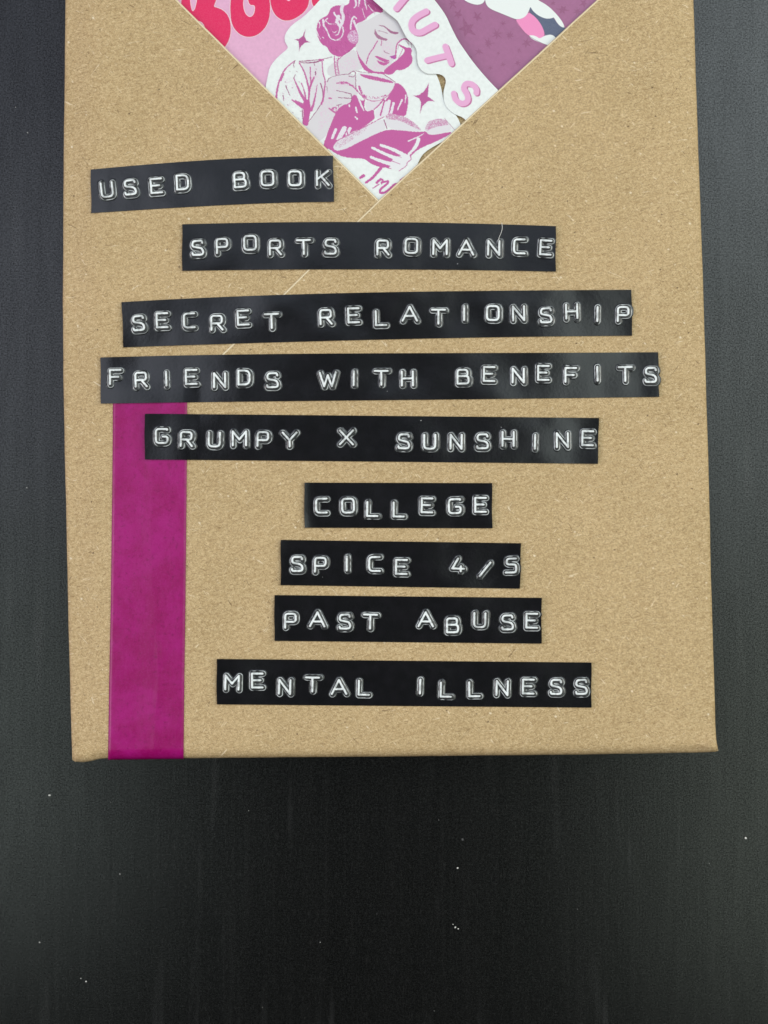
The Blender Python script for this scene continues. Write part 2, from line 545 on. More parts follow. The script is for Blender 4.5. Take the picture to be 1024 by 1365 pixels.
# ------------------------------------------------------------------ prints: a small vector rasteriser writing ink into mesh colours
class Canvas:
    SS = 4

    def __init__(self, x0, y0, x1, y1, bgc, warp=0.45, seed=1):
        self.x0, self.y0, self.x1, self.y1 = x0, y0, x1, y1
        w = int((x1 - x0) * self.SS); h = int((y1 - y0) * self.SS)
        xs = x0 + (np.arange(w) + 0.5) / self.SS; ys = y0 + (np.arange(h) + 0.5) / self.SS
        self.X, self.Y = np.meshgrid(xs, ys)
        self.rawX, self.rawY = self.X.copy(), self.Y.copy()
        if warp:
            self.X = self.X + warp * 2 * (vnoise(self.rawX * 0.9, self.rawY * 0.9, seed) - 0.5)
            self.Y = self.Y + warp * 2 * (vnoise(self.rawX * 0.9 + 40, self.rawY * 0.9, seed + 5) - 0.5)
        self.bgc = np.array(lin(*bgc))
        self.img = np.ones((h, w, 3)) * self.bgc
        self.seed = seed

    def win(self, lo, hi, pad):
        c = lambda v, a, b: int(max(a, min(b, v)))
        i0 = c((lo[1] - pad - self.y0) * self.SS, 0, self.img.shape[0]); i1 = c((hi[1] + pad - self.y0) * self.SS + 1, 0, self.img.shape[0])
        j0 = c((lo[0] - pad - self.x0) * self.SS, 0, self.img.shape[1]); j1 = c((hi[0] + pad - self.x0) * self.SS + 1, 0, self.img.shape[1])
        return slice(i0, i1), slice(j0, j1)

    def put(self, w, mask, rgb, alpha, mott, msc):
        if mott is not None:
            n = vnoise(self.rawX[w] * msc, self.rawY[w] * msc, self.seed + 9) * 0.6 + vnoise(self.rawX[w] * msc * 2.3, self.rawY[w] * msc * 2.3, self.seed + 3) * 0.4
            mask = mask & (n < mott)
        c = np.array(lin(*rgb))
        self.img[w][mask] = self.img[w][mask] * (1 - alpha) + c * alpha

    def poly(self, pts, rgb, alpha=1.0, mott=None, msc=0.8, round_=True):
        p = np.array(pts, float)
        if round_ and len(p) > 4:
            p = chaikin(p, 2, True)
        w = self.win(p.min(0), p.max(0), 2)
        X, Y = self.X[w], self.Y[w]
        if X.size == 0: return
        ins = np.zeros(X.shape, bool)
        q = np.roll(p, -1, 0)
        for (ax, ay), (bx, by) in zip(p, q):
            if ay == by: continue
            c = ((ay > Y) != (by > Y)) & (X < (bx - ax) * (Y - ay) / (by - ay) + ax)
            ins ^= c
        self.put(w, ins, rgb, alpha, mott, msc)

    def stroke(self, pts, w0, rgb, w1=None, alpha=1.0, mott=None, msc=0.8):
        p = np.array(pts, float)
        if len(p) > 2: p = chaikin(p, 2, False)
        w1 = w0 if w1 is None else w1
        w = self.win(p.min(0), p.max(0), max(w0, w1) + 1)
        X, Y = self.X[w], self.Y[w]
        if X.size == 0: return
        mask = np.zeros(X.shape, bool)
        n = len(p) - 1
        for i in range(n):
            a, b = p[i], p[i + 1]
            d = b - a; L = max(d @ d, 1e-9)
            t = np.clip(((X - a[0]) * d[0] + (Y - a[1]) * d[1]) / L, 0, 1)
            r = (w0 + (w1 - w0) * (i + t) / n) * 0.5
            mask |= (X - a[0] - t * d[0]) ** 2 + (Y - a[1] - t * d[1]) ** 2 < r * r
        self.put(w, mask, rgb, alpha, mott, msc)

    def mesh(self, name, zf, inside):
        """grid of half-pixel cells wherever there is ink and the sticker's outline contains the cell"""
        k = 2
        im = self.img
        h, w = im.shape[0] // k, im.shape[1] // k
        im = im[:h * k, :w * k].reshape(h, k, w, k, 3).mean((1, 3))
        st = k / self.SS
        px = self.x0 + (np.arange(w) + 0.5) * st; py = self.y0 + (np.arange(h) + 0.5) * st
        PX, PY = np.meshgrid(px, py)
        ink = np.abs(im - self.bgc).max(-1) > 0.012
        cell = ink[:-1, :-1] | ink[1:, :-1] | ink[:-1, 1:] | ink[1:, 1:]
        ok = points_in(PX, PY, inside)
        cell &= ok[:-1, :-1] & ok[1:, :-1] & ok[:-1, 1:] & ok[1:, 1:]
        idx = np.arange(h * w).reshape(h, w)
        q = np.stack([idx[:-1, :-1], idx[1:, :-1], idx[1:, 1:], idx[:-1, 1:]], -1)[cell]
        used = np.unique(q); remap = np.full(h * w, -1); remap[used] = np.arange(len(used))
        fx, fy = PX.ravel()[used], PY.ravel()[used]
        z = zf(fx, fy) + 0.02
        s = (ZTOP + CAMD - z) / FPX
        m = np_mesh(name, np.stack([(fx - 512) * s, (682.5 - fy) * s, z], -1), remap[q])
        a = m.attributes.new('ink', 'FLOAT_COLOR', 'POINT')
        c = np.ones((len(used), 4), np.float32); c[:, :3] = im.reshape(-1, 3)[used]
        a.data.foreach_set('color', c.ravel())
        return m


def chaikin(p, n, closed):
    for _ in range(n):
        if closed:
            q = np.roll(p, -1, 0)
            p = np.stack([0.75 * p + 0.25 * q, 0.25 * p + 0.75 * q], 1).reshape(-1, 2)
        else:
            a, b = p[:-1], p[1:]
            mid = np.stack([0.75 * a + 0.25 * b, 0.25 * a + 0.75 * b], 1).reshape(-1, 2)
            p = np.concatenate([p[:1], mid[1:-1], p[-1:]]) if len(p) > 2 else p
    return p


def points_in(X, Y, poly):
    ins = np.zeros(X.shape, bool)
    p = np.asarray(poly, float)
    for (ax, ay), (bx, by) in zip(p, np.roll(p, -1, 0)):
        if ay == by: continue
        ins ^= ((ay > Y) != (by > Y)) & (X < (bx - ax) * (Y - ay) / (by - ay) + ax)
    return ins


def zoom(ox, oy, s):
    return lambda *pts: [(ox + x / s, oy + y / s) for x, y in pts]


def sheet(name, outline, zf, thick, mat, parent):
    """a die-cut sheet with real thickness following the surface"""
    bm = bmesh.new()
    p = np.asarray(outline, float)
    area2 = sum(a[0] * b[1] - b[0] * a[1] for a, b in zip(p, np.roll(p, -1, 0)))
    if area2 > 0: p = p[::-1]
    f = bm.faces.new([bm.verts.new((x, y, 0)) for x, y in p])
    bmesh.ops.triangulate(bm, faces=[f])
    lo, hi = p.min(0), p.max(0)
    for ax, st in ((0, 16.0), (1, 16.0)):
        c = lo[ax] + st
        while c < hi[ax]:
            co = [0, 0, 0]; no = [0, 0, 0]; co[ax] = c; no[ax] = 1
            bmesh.ops.bisect_plane(bm, geom=list(bm.verts) + list(bm.edges) + list(bm.faces), dist=1e-5, plane_co=co, plane_no=no)
            c += st
    for v in bm.verts:
        px, py = v.co.x, v.co.y
        z = float(zf(px, py))
        x, y = to_xy(px, py, z)
        v.co = Vector((x, y, z)) * MM
    bmesh.ops.recalc_face_normals(bm, faces=list(bm.faces))
    if sum(f.normal.z for f in bm.faces) < 0:
        bmesh.ops.reverse_faces(bm, faces=list(bm.faces))
    m = bpy.data.meshes.new(name); bm.to_mesh(m); bm.free()
    for pl in m.polygons: pl.use_smooth = True
    o = link(name, m, mat, parent)
    s = o.modifiers.new('thickness', 'SOLIDIFY'); s.thickness = thick * MM; s.offset = -1; s.use_rim = True
    e = o.modifiers.new('crisp_rim', 'EDGE_SPLIT'); e.split_angle = math.radians(40)
    return o


ZP = lambda x, y: H(x, y) + 0.18
ZM = lambda x, y: H(x, y) + 0.18
ZW = lambda x, y: H(x, y) + 0.40
ZL = lambda x, y: H(x, y) + 0.62 + 0.55 * (1 - smooth(20, 150, np.asarray(y, float)))

zA = zoom(350, 0, 10.24); zB = zoom(450, 0, 8.533); zC = zoom(360, 70, 10.24); zD = zoom(430, 90, 7.877)
zE = zoom(430, 150, 5.12); zF = zoom(520, 0, 7.314); zG = zoom(340, 0, 3.2); zH = zoom(200, 0, 5.12); zM = zoom(600, 0, 4.6545)

# --- pink card with red bubble letters
pink = empty('pink_card', (*to_xy(330, 20), ZTOP))
tag(pink, 'pink card printed with fat red bubble letters, tucked under the left paper flap', 'card')
pink_out = chaikin(np.array([(150, -70), (455, -70), (455, 60), (440, 170), (400, 185), (300, 140), (180, 40)], float), 2, True)
sheet('card_sheet', pink_out, ZP, 0.17, M_PINK, pink)
RED = (224, 22, 90); REDD = (186, 16, 70); HALO = (240, 205, 215); PK = (226, 172, 202)
c = Canvas(190, -40, 470, 110, PK, warp=0.15, seed=3)


def bubble(pts):
    c.stroke(pts + pts[:1], 2.2, HALO)
    c.poly(pts, RED)
    c.stroke(pts + pts[:1], 0.7, REDD, alpha=0.6)


bubble(zH((40, -60), (140, -60), (135, 0), (122, 42), (100, 60), (50, 10)))
bubble(zH((120, 75), (150, 45), (180, 45), (200, 75), (206, 125), (200, 190), (150, 160)))
bubble(zH((212, -90), (455, -90), (455, -10), (435, 42), (440, 48), (495, 65), (537, 110), (553, 180), (546, 260), (512, 322), (475, 360), (430, 400), (330, 330), (218, 180)))
bubble(zH((555, -40), (548, 60), (555, 150), (580, 203), (622, 240), (672, 254), (735, 240), (787, 190), (813, 130), (821, 60), (815, -60), (680, -120)))
bubble(zH((818, -60), (822, 20), (845, 92), (895, 136), (945, 142), (1000, 122), (1055, 80), (1085, 30), (1088, -60), (950, -100)))
bubble(zH((1100, -60), (1105, 20), (1120, 48), (1180, 60), (1250, -60)))
for pts in (zH((276, -60), (275, 0), (284, 60), (293, 78), (308, 55), (320, 0), (322, -60)),
            zH((308, 150), (340, 145), (366, 165), (376, 205), (366, 268), (352, 300), (335, 230), (316, 190)),
            zH((642, -60), (637, 40), (650, 90), (682, 119), (706, 100), (716, 60), (712, 36), (682, 38), (666, 0), (660, -60)),
            zH((930, -30), (935, 2), (955, 5), (962, -30))):
    c.poly(pts, PK); c.stroke(pts + pts[:1], 0.9, HALO); 
link('print', c.mesh('bubble_letter_print', ZP, pink_out), M_INK, pink)

# --- mauve card with stars and a cartoon shape
mauve = empty('mauve_card', (*to_xy(690, 20), ZTOP))
tag(mauve, 'mauve card with darker stars and a white, pink and navy shape under the right flap', 'card')
mauve_out = chaikin(np.array([(530, -70), (880, -70), (850, 10), (740, 110), (640, 190), (600, 90), (560, 20)], float), 2, True)
sheet('card_sheet', mauve_out, ZM, 0.17, M_MAUVE, mauve)
MV = (162, 102, 140)
c = Canvas(540, -40, 860, 170, MV, warp=0.35, seed=5)
r2 = random.Random(4)
for (x, y, r, k) in ((50, 90, 34, 5), (170, 105, 34, 5), (105, 180, 62, 5), (290, 210, 36, 7), (370, 220, 30, 8), (238, 270, 34, 9), (180, 320, 26, 6),
                     (125, 355, 24, 8), (475, 265, 34, 6), (15, 20, 34, 6), (330, 145, 20, 6), (428, 312, 16, 6), (700, 60, 36, 6), (790, 70, 26, 7),
                     (830, 20, 30, 5), (420, 390, 22, 6), (330, 400, 18, 7), (560, 330, 24, 6), (250, 420, 16, 6), (300, 330, 14, 5), (640, 20, 20, 6)):
    a0 = r2.random() * 6
    pts = []
    for i in range(2 * k):
        rr = r * (r2.uniform(0.8, 1.35) if i % 2 == 0 else r2.uniform(0.32, 0.45))
        pts.append((x + rr * math.cos(a0 + math.pi * i / k), y + rr * math.sin(a0 + math.pi * i / k)))
    c.poly(zM(*pts), (144, 78, 118), alpha=0.85, round_=False, mott=0.85, msc=0.7)
WH = (232, 236, 233); NAVY = (84, 92, 118); HOT = (238, 140, 190)
c.X, c.Y = c.rawX, c.rawY
c.poly(zM((60, -60), (85, 0), (120, 20), (170, 33), (205, 22), (216, 2), (230, -60)), WH)
c.poly(zM((405, 120), (440, 120), (470, 100), (488, 74), (530, 105), (565, 150), (586, 200), (583, 226), (555, 242), (530, 224), (485, 224), (445, 180), (420, 150)), HOT)
c.poly(zM((498, 36), (510, 65), (550, 98), (600, 116), (640, 104), (665, 145), (690, 168), (735, 175), (700, 240), (660, 250), (640, 212), (588, 222), (585, 195), (565, 150), (530, 105), (488, 76)), NAVY)
c.poly(zM((485, 220), (515, 218), (540, 228), (556, 240), (590, 220), (630, 213), (660, 234), (672, 300), (610, 283), (560, 264), (515, 246)), WH)
c.poly(zM((217, -60), (218, 5), (225, 32), (250, 57), (320, 85), (400, 119), (440, 119), (475, 97), (492, 60), (499, 40), (512, 66), (550, 99), (600, 118), (636, 112), (644, 106), (664, 142), (690, 168), (714, 172), (694, 128), (640, 64), (590, 24), (540, -2), (500, -60)), WH)
for pts in (zM((217, 5), (225, 32), (250, 57), (320, 85), (405, 120)), zM((85, 0), (120, 20), (170, 33), (205, 22), (217, 3)), zM((405, 120), (445, 182), (485, 222), (560, 264), (612, 283))):
    c.stroke(pts, 0.6, (110, 70, 100), alpha=0.7)
link('print', c.mesh('star_print', ZM, mauve_out), M_INK, mauve)

# --- die-cut sticker of a reading woman
woman = empty('woman_sticker', (*to_xy(480, 130), ZTOP))
tag(woman, 'white die-cut sticker printed with a weeping woman drinking tea over a book in magenta ink', 'sticker')
w_out = zA((820, -260), (800, -30), (780, 2), (700, 92), (560, 230), (400, 340), (330, 430), (300, 500), (306, 570), (345, 632), (342, 668), (250, 740), (160, 830), (100, 920), (75, 1024), (40, 1200), (30, 1500), (200, 2100))
w_out += [(420, 285), (505, 300), (546, 240), (556, 221), (560, 211), (566, 203), (580, 194), (604, 182), (615, 172), (613, 162), (607, 152), (596, 144), (591, 132), (589, 120), (585, 106), (578, 92), (568, 60), (550, 20), (530, -25)]
w_out = chaikin(np.array(w_out, float), 1, True)
sheet('sticker_sheet', w_out, ZW, 0.20, M_WHITE, woman)
INK = (192, 84, 152); INKD = (150, 48, 112); SK = (216, 211, 214); PAGE = (222, 218, 222)
c = Canvas(340, -30, 640, 290, WH, warp=0.42, seed=2)
# skin and cloth tones
c.poly(zB((215, 260), (340, 235), (480, 150), (560, 120), (700, 250), (790, 430), (690, 480), (660, 560), (655, 660), (600, 740), (530, 810), (440, 822), (360, 795), (290, 725), (235, 640), (205, 530), (240, 450), (230, 350)), SK)
c.poly(zB((-20, 700), (100, 620), (195, 550), (230, 640), (310, 775), (220, 800), (100, 840), (-110, 880), (-120, 760)), SK)
c.poly(zD((20, 140), (120, 90), (340, 45), (360, 200), (380, 290), (310, 290), (300, 370), (190, 395), (150, 480), (110, 560), (20, 760), (-110, 780), (-200, 660), (-70, 480), (-10, 300)), SK)
c.poly(zC((400, 130), (700, 110), (720, 280), (755, 390), (735, 560), (690, 720), (560, 850), (540, 600), (500, 380)), (220, 218, 220))
PT = (226, 186, 212)
for pts, mt in ((zB((480, 420), (640, 470), (640, 640), (560, 760), (440, 800), (380, 740), (520, 640)), 0.42), (zB((0, 740), (150, 620), (230, 700), (250, 780), (60, 830)), 0.40),
                (zD((40, 200), (150, 300), (160, 440), (60, 600), (-60, 700), (-20, 420)), 0.40), (zD((60, 120), (260, 80), (330, 140), (200, 240), (80, 260)), 0.36),
                (zC((120, 500), (260, 300), (400, 420), (440, 700), (300, 780), (140, 640)), 0.34), (zC((560, 180), (690, 160), (700, 420), (600, 640), (560, 500)), 0.38)):
    c.poly(pts, PT, alpha=0.6, mott=mt, msc=1.1)
# hair
c.poly(zG((405, -20), (402, 20), (375, 24), (345, 22), (322, 35), (312, 65), (285, 76), (267, 95), (262, 130), (268, 160), (285, 190), (309, 200), (320, 226), (345, 240), (370, 242), (397, 226), (426, 200), (441, 175), (441, 150), (432, 125), (430, 105), (442, 97), (468, 88), (490, 62), (522, 48), (560, 40), (540, -20)), INK)
c.poly(zB((330, -10), (420, 50), (530, 120), (500, 150), (430, 130), (360, 90), (320, 40)), (164, 52, 120))  # shadow of the lettering sticker's edge, painted into the hair as darker magenta
for pts, w0, w1 in ((zB((205, 0), (215, 60), (190, 90)), 3.0, 1.2), (zB((250, -5), (245, 50), (235, 75)), 2.4, 0.8), (zB((310, -5), (320, 70), (335, 110)), 2.2, 0.6),
                    (zB((150, 330), (155, 240), (185, 180), (215, 210)), 2.2, 2.0), (zB((185, 240), (210, 300), (222, 350)), 3.0, 1.2),
                    (zB((60, 60), (40, 120), (70, 180), (60, 240), (40, 290)), 4.5, 4.0), (zB((10, 190), (-10, 250), (20, 290)), 5.0, 3.0), (zB((60, 310), (70, 370), (40, 430), (0, 450)), 2.0, 1.0),
                    (zB((350, 60), (420, 150), (460, 170)), 1.0, 0.5), (zB((280, 100), (300, 170), (320, 220)), 0.8, 0.4)):
    c.stroke(pts, w0, (226, 218, 226), w1, mott=0.78, msc=0.9)
for pts, w0, w1 in ((zA((770, 300), (790, 340), (775, 380)), 1.6, 0.8), (zA((830, 270), (830, 340), (860, 380), (890, 440), (920, 520), (980, 550), (1060, 545)), 2.6, 1.0),
                    (zA((870, 290), (910, 330), (1000, 330)), 1.3, 0.6), (zA((975, 170), (1000, 220), (1060, 260), (1080, 330), (1050, 420)), 2.2, 1.6),
                    (zA((745, 430), (760, 480), (790, 530)), 1.2, 0.6), (zA((1000, 300), (1060, 360), (1040, 470), (1000, 480)), 2.0, 1.2), (zA((820, 510), (835, 520)), 1.0, 0.8),
                    (zA((890, 250), (860, 270), (850, 300)), 1.2, 1.0), (zA((1020, 420), (980, 450), (960, 430)), 1.0, 0.8)):
    c.stroke(pts, w0, (230, 222, 230), w1, mott=0.8, msc=0.9)
rr_ = random.Random(12)
for (hx, hy, hr) in ((300, 60, 80), (400, 90, 50), (-10, 420, 110), (-90, 300, 80), (0, 560, 90), (110, 160, 50)):
    for _ in range(16):
        x_ = hx + rr_.uniform(-1, 1) * hr; y_ = hy + rr_.uniform(-1, 1) * hr * 0.8; a_ = rr_.uniform(0.6, 1.7); l_ = rr_.uniform(15, 50)
        c.stroke(zB((x_, y_), (x_ + l_ * math.cos(a_), y_ + l_ * math.sin(a_))), rr_.uniform(0.5, 1.0), rr_.choice(((158, 54, 118), (212, 140, 190), (172, 66, 132))), 0.3, alpha=0.6)
c.poly(zB((115, 400), (150, 350), (200, 340), (235, 390), (240, 440), (210, 500), (150, 490), (110, 440)), (206, 150, 190), mott=0.62, msc=1.0)
c.poly(zB((115, 400), (150, 350), (200, 340), (235, 390), (240, 440), (210, 500), (150, 490), (110, 440)), (228, 214, 226), mott=0.38, msc=1.3)
c.stroke(zB((210, 520), (160, 555), (60, 640), (0, 680)), 1.0, INKD, 0.6, alpha=0.6)
# face
c.poly(zB((445, 284), (530, 288), (590, 338), (640, 363), (696, 362), (692, 388), (640, 392), (590, 368), (545, 312), (500, 297)), INKD, alpha=0.85)
c.poly(zB((425, 318), (442, 370), (480, 408), (530, 433), (578, 446), (562, 466), (500, 455), (450, 436), (416, 385)), INKD, alpha=0.8)
c.stroke(zB((462, 350), (510, 358), (570, 378)), 0.9, INKD, alpha=0.7)
c.stroke(zB((500, 462), (502, 490), (494, 518)), 1.1, INK)
c.stroke(zB((455, 465), (405, 555), (350, 628), (340, 680), (328, 722)), 1.5, INK, 1.5, mott=0.75, msc=1.1)
c.stroke(zB((528, 578), (545, 600), (585, 610)), 1.0, INKD, alpha=0.8)
c.poly(zB((413, 634), (480, 643), (540, 673), (602, 688), (545, 712), (500, 692), (450, 660)), INK)
c.poly(zB((440, 680), (495, 704), (560, 712), (602, 692), (572, 730), (526, 752), (466, 722)), INK)
c.stroke(zB((455, 668), (500, 695), (570, 708)), 0.6, INKD, alpha=0.6)
c.poly(zB((205, 536), (250, 650), (320, 740), (380, 798), (450, 820), (532, 812), (545, 850), (450, 838), (350, 828), (292, 785), (250, 705)), INK)
c.poly(zB((770, 535), (850, 545), (832, 610), (857, 660), (846, 720), (800, 770), (720, 802), (662, 792), (642, 842), (560, 852), (528, 832), (528, 800), (600, 735), (670, 690), (722, 640), (760, 600)), INK)
c.poly(zB((590, 642), (656, 622), (656, 676), (612, 662)), (176, 80, 160))
c.stroke(zB((662, 662), (664, 560), (682, 482), (770, 430), (845, 485)), 1.7, INK)
c.poly(zB((692, 500), (750, 525), (800, 545), (848, 552), (845, 600), (800, 592), (745, 552), (705, 525)), INK)
c.stroke(zB((740, 560), (715, 620), (690, 680)), 0.8, INK)
for p in (((770, 440), (800, 500)), ((800, 450), (812, 520)), ((835, 480), (845, 540)), ((700, 500), (685, 560))):
    c.stroke(zB(*p), 0.8, INKD, alpha=0.7)
# blouse
for pts, w0, w1 in ((((80, 660), (90, 560), (120, 400), (190, 240), (270, 165), (345, 110)), 2.6, 1.0), (((150, 380), (190, 290)), 1.6, 1.4), (((340, 110), (320, 160), (330, 200)), 1.2, 0.6), \
                   (((400, 122), (560, 110), (700, 95), (850, 60)), 1.2, 0.6), (((420, 140), (600, 140), (700, 108)), 0.9, 1.6), (((600, 140), (610, 180)), 0.8, 0.5), (((680, 100), (725, 100)), 2.4, 2.0), \
                   (((400, 140), (470, 260), (510, 400), (535, 520), (528, 660)), 1.5, 2.0), (((300, 645), (380, 705), (470, 755)), 1.4, 4.0), (((350, 660), (460, 730)), 1.8, 5.0), \
                   (((325, 350), (380, 480), (430, 580), (500, 690)), 1.2, 4.0), (((345, 300), (325, 350)), 0.7, 1.2), (((430, 420), (475, 540), (490, 640)), 1.0, 2.0), (((548, 195), (552, 350), (565, 410), (532, 520)), 1.2, 2.2), \
                   (((600, 340), (565, 425), (540, 520), (530, 640)), 1.8, 1.4), (((645, 440), (622, 580), (590, 720), (560, 790)), 0.9, 3.2), (((690, 420), (722, 520), (722, 640), (690, 720), (540, 930)), 1.2, 0.8), \
                   (((712, 120), (720, 280), (760, 390), (742, 500), (728, 640), (700, 700)), 1.1, 2.2), (((215, 450), (240, 520), (272, 585)), 1.2, 0.6), (((180, 585), (185, 655)), 1.1, 0.7), (((620, 260), (624, 305)), 1.4, 1.0), \
                   (((440, 780), (455, 980)), 1.2, 1.2)):
    c.stroke(zC(*pts), w0 * 1.2, INK if w0 + w1 > 2.6 else INKD, w1 * 1.2, alpha=0.95)
for x, y in ((310, 820), (265, 255), (395, 400), (205, 400), (360, 260), (625, 225), (240, 710), (385, 895), (410, 800), (170, 555), (300, 480)):
    c.stroke(zC((x, y), (x + 12, y + 4)), 1.1, INKD, alpha=0.5)
c.poly(zC((462, 630), (540, 645), (562, 770), (540, 850), (525, 1012), (440, 985), (462, 880), (452, 760)), INK)
for p in (((880, 50), (878, 180), (905, 312)), ((935, 70), (915, 160), (946, 292))):
    c.stroke(zC(*p), 1.3, INK)
c.stroke(zC((900, 80), (897, 180), (925, 300)), 2.2, INK, mott=0.45, msc=1.1)
c.stroke(zC((1024, 20), (960, 70), (920, 110)), 1.2, INK)
# dress
c.poly(zD((310, 288), (362, 288), (400, 350), (442, 340), (430, 420), (468, 468), (540, 435), (545, 500), (550, 545), (400, 645), (330, 668), (200, 740), (150, 790), (60, 860), (0, 870), (15, 790), (70, 640), (130, 490), (190, 398), (300, 372)), INK)
c.poly(zD((150, 480), (185, 395), (150, 400), (70, 430), (120, 470)), INK, mott=0.5, msc=0.6)
c.poly(zD((765, 152), (840, 188), (885, 260), (905, 350), (890, 440), (872, 522), (760, 490), (600, 500), (640, 375), (700, 290), (750, 220)), INK)
c.poly(zD((450, 345), (560, 362), (625, 345), (570, 420), (480, 465), (455, 420)), (222, 214, 220))
c.poly(zD((540, 470), (660, 350), (700, 360), (690, 490), (560, 545)), (226, 220, 226))
for p, w0, w1 in ((((700, 355), (670, 490)), 4.5, 5), (((745, 375), (715, 490)), 3.5, 4), (((835, 340), (790, 440)), 2.4, 1.4), (((876, 290), (866, 370)), 2.0, 1.0), (((350, 420), (362, 470)), 2.2, 2.0), (((280, 395), (285, 408)), 2.0, 1.6), (((345, 520), (365, 540)), 1.6, 2.2),
                  (((370, 300), (400, 380), (435, 450)), 2.6, 1.6), (((140, 650), (95, 760)), 3.6, 3.2), (((230, 640), (160, 770)), 6.5, 6.0), (((290, 640), (260, 700)), 4.0, 4.5)):
    c.stroke(zD(*p), w0, (228, 222, 228), w1, mott=0.85, msc=0.8)
for p, w0, w1 in ((((650, 345), (610, 500)), 2.2, 2.0), (((725, 380), (700, 475)), 2.0, 1.4), (((640, 335), (590, 400), (540, 440)), 1.8, 1.4), (((250, 640), (265, 700)), 0.9, 1.6), (((440, 340), (428, 430), (470, 468)), 1.6, 1.4)):
    c.stroke(zD(*p), w0, INK, w1)
# hand lines and cup
c.poly(zD((352, 38), (500, 60), (660, 78), (762, 150), (742, 222), (690, 292), (640, 332), (560, 356), (450, 332), (392, 262), (362, 200)), (222, 220, 222))
c.poly(zD((380, 62), (500, 84), (620, 108), (752, 148), (740, 166), (600, 146), (470, 116), (410, 92)), INK, mott=0.8, msc=0.9)
for p, w0, w1 in ((((270, 72), (345, 22), (350, 120), (350, 215)), 1.0, 1.1), (((350, 36), (430, 50), (520, 60)), 0.8, 0.4), (((640, 70), (760, 150)), 1.0, 1.2), (((378, 195), (400, 262), (445, 325), (520, 355), (600, 350), (690, 300), (745, 222), (765, 155)), 1.6, 0.8),
                  (((150, 165), (240, 148), (300, 180), (370, 250), (440, 330)), 1.5, 1.2), (((280, 90), (330, 105), (345, 60)), 1.0, 0.8), (((145, 240), (220, 258), (300, 275)), 0.8, 1.3), (((165, 315), (300, 325)), 1.0, 1.0), (((150, 400), (200, 382)), 1.2, 0.8),
                  (((70, 322), (95, 324)), 2.2, 1.6), (((70, 430), (110, 460), (150, 480)), 1.8, 2.6), (((45, 200), (52, 260)), 1.0, 0.6), (((50, 150), (70, 105), (170, 78), (270, 70)), 1.0, 0.7), (((300, 275), (310, 330), (300, 365)), 1.0, 0.8)):
    c.stroke(zD(*p), w0, INKD if w0 < 1.3 else INK, w1, alpha=0.9)
c.stroke(zD((180, 160), (250, 160), (330, 200), (370, 250)), 4.2, INK, 2.0, mott=0.5, msc=0.9)
c.stroke(zD((450, 300), (520, 318), (600, 318), (660, 295)), 3.2, INK, mott=0.42, msc=0.8)
c.stroke(zD((385, 200), (410, 270), (450, 310)), 3.0, INK, mott=0.6, msc=0.9)
# open book, lower hand
c.poly(zE((-5, 205), (60, 170), (200, 225), (420, 112), (560, 124), (670, 135), (705, 125), (735, 160), (908, 122), (820, 180), (660, 245), (600, 300), (560, 330), (500, 352), (430, 385), (330, 352), (285, 312), (180, 312), (90, 285)), INK)
c.poly(zE((62, 212), (230, 130), (420, 28), (445, 112), (330, 160), (95, 282)), PAGE)
c.poly(zE((420, 28), (470, 5), (560, 28), (625, 70), (690, 132), (600, 128), (440, 112)), PAGE)
c.poly(zE((698, 112), (712, 75), (740, 50), (832, 38), (905, 122), (735, 158), (705, 128)), PAGE)
c.poly(zE((425, 20), (470, 2), (560, 25), (630, 70), (690, 132), (620, 100), (520, 50), (440, 48)), INK, alpha=0.8, mott=0.58, msc=1.5)
c.poly(zE((698, 112), (712, 75), (740, 50), (832, 38), (870, 85), (800, 90), (740, 110), (715, 125)), INK, alpha=0.75, mott=0.58, msc=1.5)
c.poly(zE((62, 205), (200, 140), (300, 90), (300, 120), (180, 200), (110, 250)), INK, alpha=0.7, mott=0.40, msc=1.3)
c.stroke(zE((62, 210), (230, 128), (420, 28)), 1.2, INK, mott=0.7)
c.stroke(zE((420, 50), (440, 110)), 1.2, INKD)
c.stroke(zE((832, 38), (905, 122)), 0.8, INKD, alpha=0.7)
HW = (229, 228, 230)
c.poly(zE((500, 295), (590, 292), (608, 325), (578, 338), (575, 366), (525, 396), (470, 385), (455, 350)), HW)
for p, w0, w1 in ((((398, 222), (480, 250), (590, 308)), 3.4, 5.0), (((340, 240), (430, 285), (560, 335)), 3.2, 5.2), (((332, 305), (420, 340), (540, 365)), 3.4, 6.0), (((655, 182), (640, 232), (590, 286)), 5.2, 3.6), (((586, 195), (640, 172), (690, 145)), 1.6, 0.8)):
    c.stroke(zE(*p), w0, HW, w1)
for p, w0, w1 in ((((600, 285), (607, 325), (577, 338), (575, 366), (522, 398)), 1.2, 1.0), (((390, 245), (470, 280), (540, 308)), 2.2, 0.6), (((370, 285), (450, 322), (530, 352)), 2.6, 0.6), (((400, 360), (470, 384)), 3.0, 0.8), (((668, 190), (655, 240), (610, 275)), 1.0, 0.8)):
    c.stroke(zE(*p), w0, INK, w1)
# script at the foot
for p, w0, w1 in ((((298, 478), (350, 440), (402, 372)), 2.4, 3.0), (((258, 445), (280, 432)), 2.4, 3.4), (((345, 516), (385, 490)), 1.2, 1.0), (((372, 478), (395, 452), (415, 462), (405, 485)), 2.6, 1.8),
                  (((405, 478), (455, 464), (440, 490), (395, 520), (390, 552), (435, 545), (490, 490), (515, 488)), 2.0, 2.4), (((515, 488), (480, 520), (450, 552)), 2.4, 1.6), (((536, 464), (558, 448)), 2.8, 3.0)):
    c.stroke(zE(*p), w0 * 1.35, INK, w1 * 1.35)
